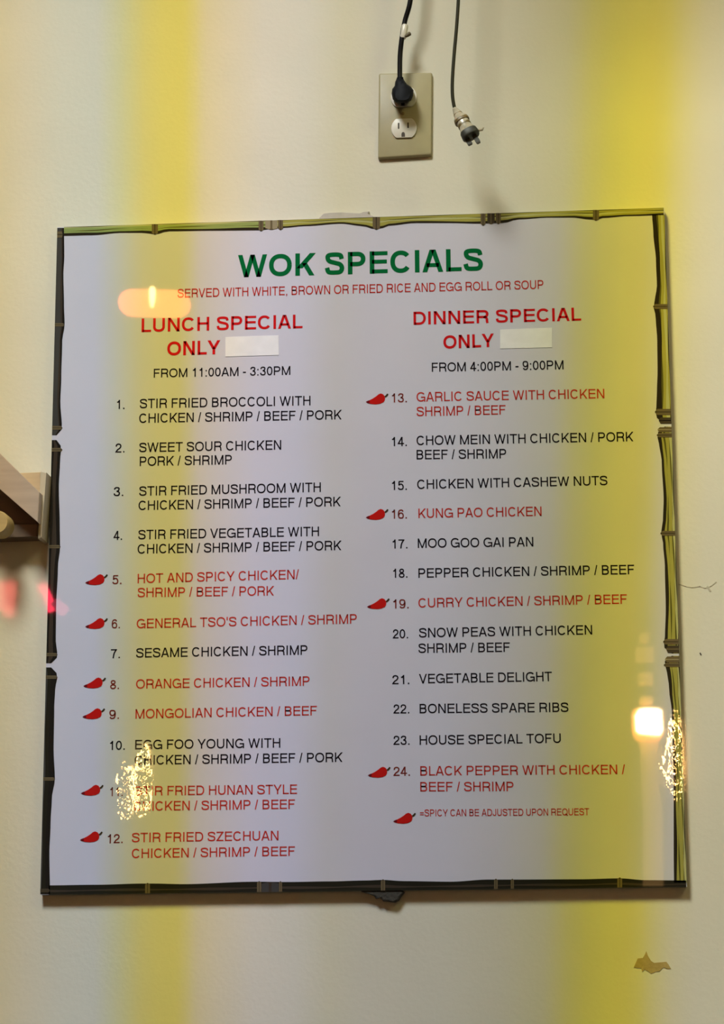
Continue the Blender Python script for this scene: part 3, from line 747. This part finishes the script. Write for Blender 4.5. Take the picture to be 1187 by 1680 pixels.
b.loft(rings, M_GLASS_O); b.build('shade_or_halo', lp, smooth=True)
b = MB(); t = c + Vector((2 * KS, 32 * KS, 2 * KS))
b.tube([t + Vector((0, 0, 18 * KS)), t + Vector((0, 0, 14 * KS)), t - Vector((0, 0, 4 * KS)), t - Vector((0, 0, 18 * KS))], [2.5 * KS, 5.5 * KS, 5 * KS, 2 * KS], M_BULB, 12)
b.build('bulb', lp, smooth=True)
b = MB(); lamp_cord(b, c + Vector((0, 0, 23 * KS)), M_CORD); b.build('cord', lp)
c = mirror(1062, 1186, Y_B, Y_L)
lp = thing('lantern', 'small square lantern with a blinding white bulb', 'lamp', c)
b = MB(); b.prism([(c.x + x * KS, c.z + z * KS) for x, z in ((-20, -14), (-14, -19), (18, -22), (22, -16), (21, 16), (14, 20), (-14, 20), (-21, 10))], c.y + .02, c.y + .06, M_HOT, 0)
b.build('bulb', lp)
b = MB(); b.prism([(c.x + x * KS, c.z + z * KS) for x, z in rounded(0, -2, 50, 54, 12)], c.y - .03, c.y + .012, M_HALO)  # glowing slab stands in for the orange bloom around the bulb
b.build('shade_or_halo', lp)
b = MB(); lamp_cord(b, c + Vector((0, -.01, 22 * KS)), M_CORD); b.build('cord', lp)
M_STREAK_SPOT = glow('dim_streak_spot_glow', (1.0, .50, .16), 2.6); M_STREAK_STRIP = glow('dim_streak_strip_glow', (1.0, .55, .2), 1.8)  # glowing shapes added to make the faint upright streak of reflected light
for dz, w, h in ((112, 30, 24), (72, 24, 20), (140, 16, 14), (36, 22, 12)):
    b = MB(); b.prism([(c.x + x * KS - .003, c.z + (z + dz) * KS) for x, z in rounded(0, 0, w, h, 5)], c.y - .02, c.y + .02, M_STREAK_SPOT); b.build('streak_spot', lp)
b = MB(); b.prism([(c.x + x * KS, c.z + z * KS) for x, z in ((-14, -32), (16, -32), (19, -150), (16, -262), (-16, -262), (-12, -150))], c.y - .015, c.y + .01, M_STREAK_STRIP); b.build('streak_strip', lp)
def bulb_lamp(px, py, r, mat, yl=Y_L, rz=None):
    c = mirror(px, py, Y_B, yl); KS = (2.628 - yl) / F_PX
    lp = thing('hanging_bulb', 'glowing bulb on a cord whose glint shows at ' + {212: 'the number of dish 11', 238: 'the first letters of dish 10', 1108: 'the right bamboo pole'}[px], 'lamp', c)
    b = MB(); n = 16; rg = []
    for i in range(11):
        a = math.pi * i / 10; rr = max(.05, math.sin(a)) * r * KS
        rg.append([c + Vector((math.cos(2 * math.pi * k / n) * rr, math.sin(2 * math.pi * k / n) * rr, math.cos(a) * (rz or r) * KS)) for k in range(n)])
    b.loft(rg, mat); b.build('bulb', lp, smooth=True)
    b = MB(); lamp_cord(b, c + Vector((0, 0, r * KS)), M_CORD); b.build('cord', lp)
M_GLINT = glow('glint_bulb_glow', (1.0, .50, .14), 120.0)
bulb_lamp(212, 1296, 10, M_GLINT, -4.3, 40); bulb_lamp(238, 1278, 9, M_GLINT, -4.95, 58); bulb_lamp(1108, 1240, 11, M_GLINT, -4.4, 62)
# red neon tubes
def neon(name, strokes, label, yp):
    c = mirror(*strokes[0][0], yp, Y_L)
    nn = thing(name, label, 'neon sign', c)
    for st in strokes:
        b = MB(); pts = [mirror(u, v, yp, Y_L) for u, v in st[:-2]]; b.tube(spline(pts, 4), st[-2] * KS, st[-1], 10)
        b.build('neon_tube', nn, smooth=True)
    b = MB(); t = mirror(*strokes[0][0], yp, Y_L); lamp_cord(b, t, M_CORD); b.build('cord', nn)
neon('neon_sign', [((68, 960), (78, 976), (88, 1004), 8.0, M_NEON), ((6, 956), (7, 985), (8, 1000), 12.0, M_NEON_D), ((20, 955), (18, 985), (15, 1012), 8.0, M_NEON_D), ((92, 990), (100, 998), (110, 1006), 10.0, M_NEON_P)], 'red neon sign of slanting and upright tubes reflected at the left of the board', 0.0)

for o in SC.objects:
    if '_o' in o: del o['_o']
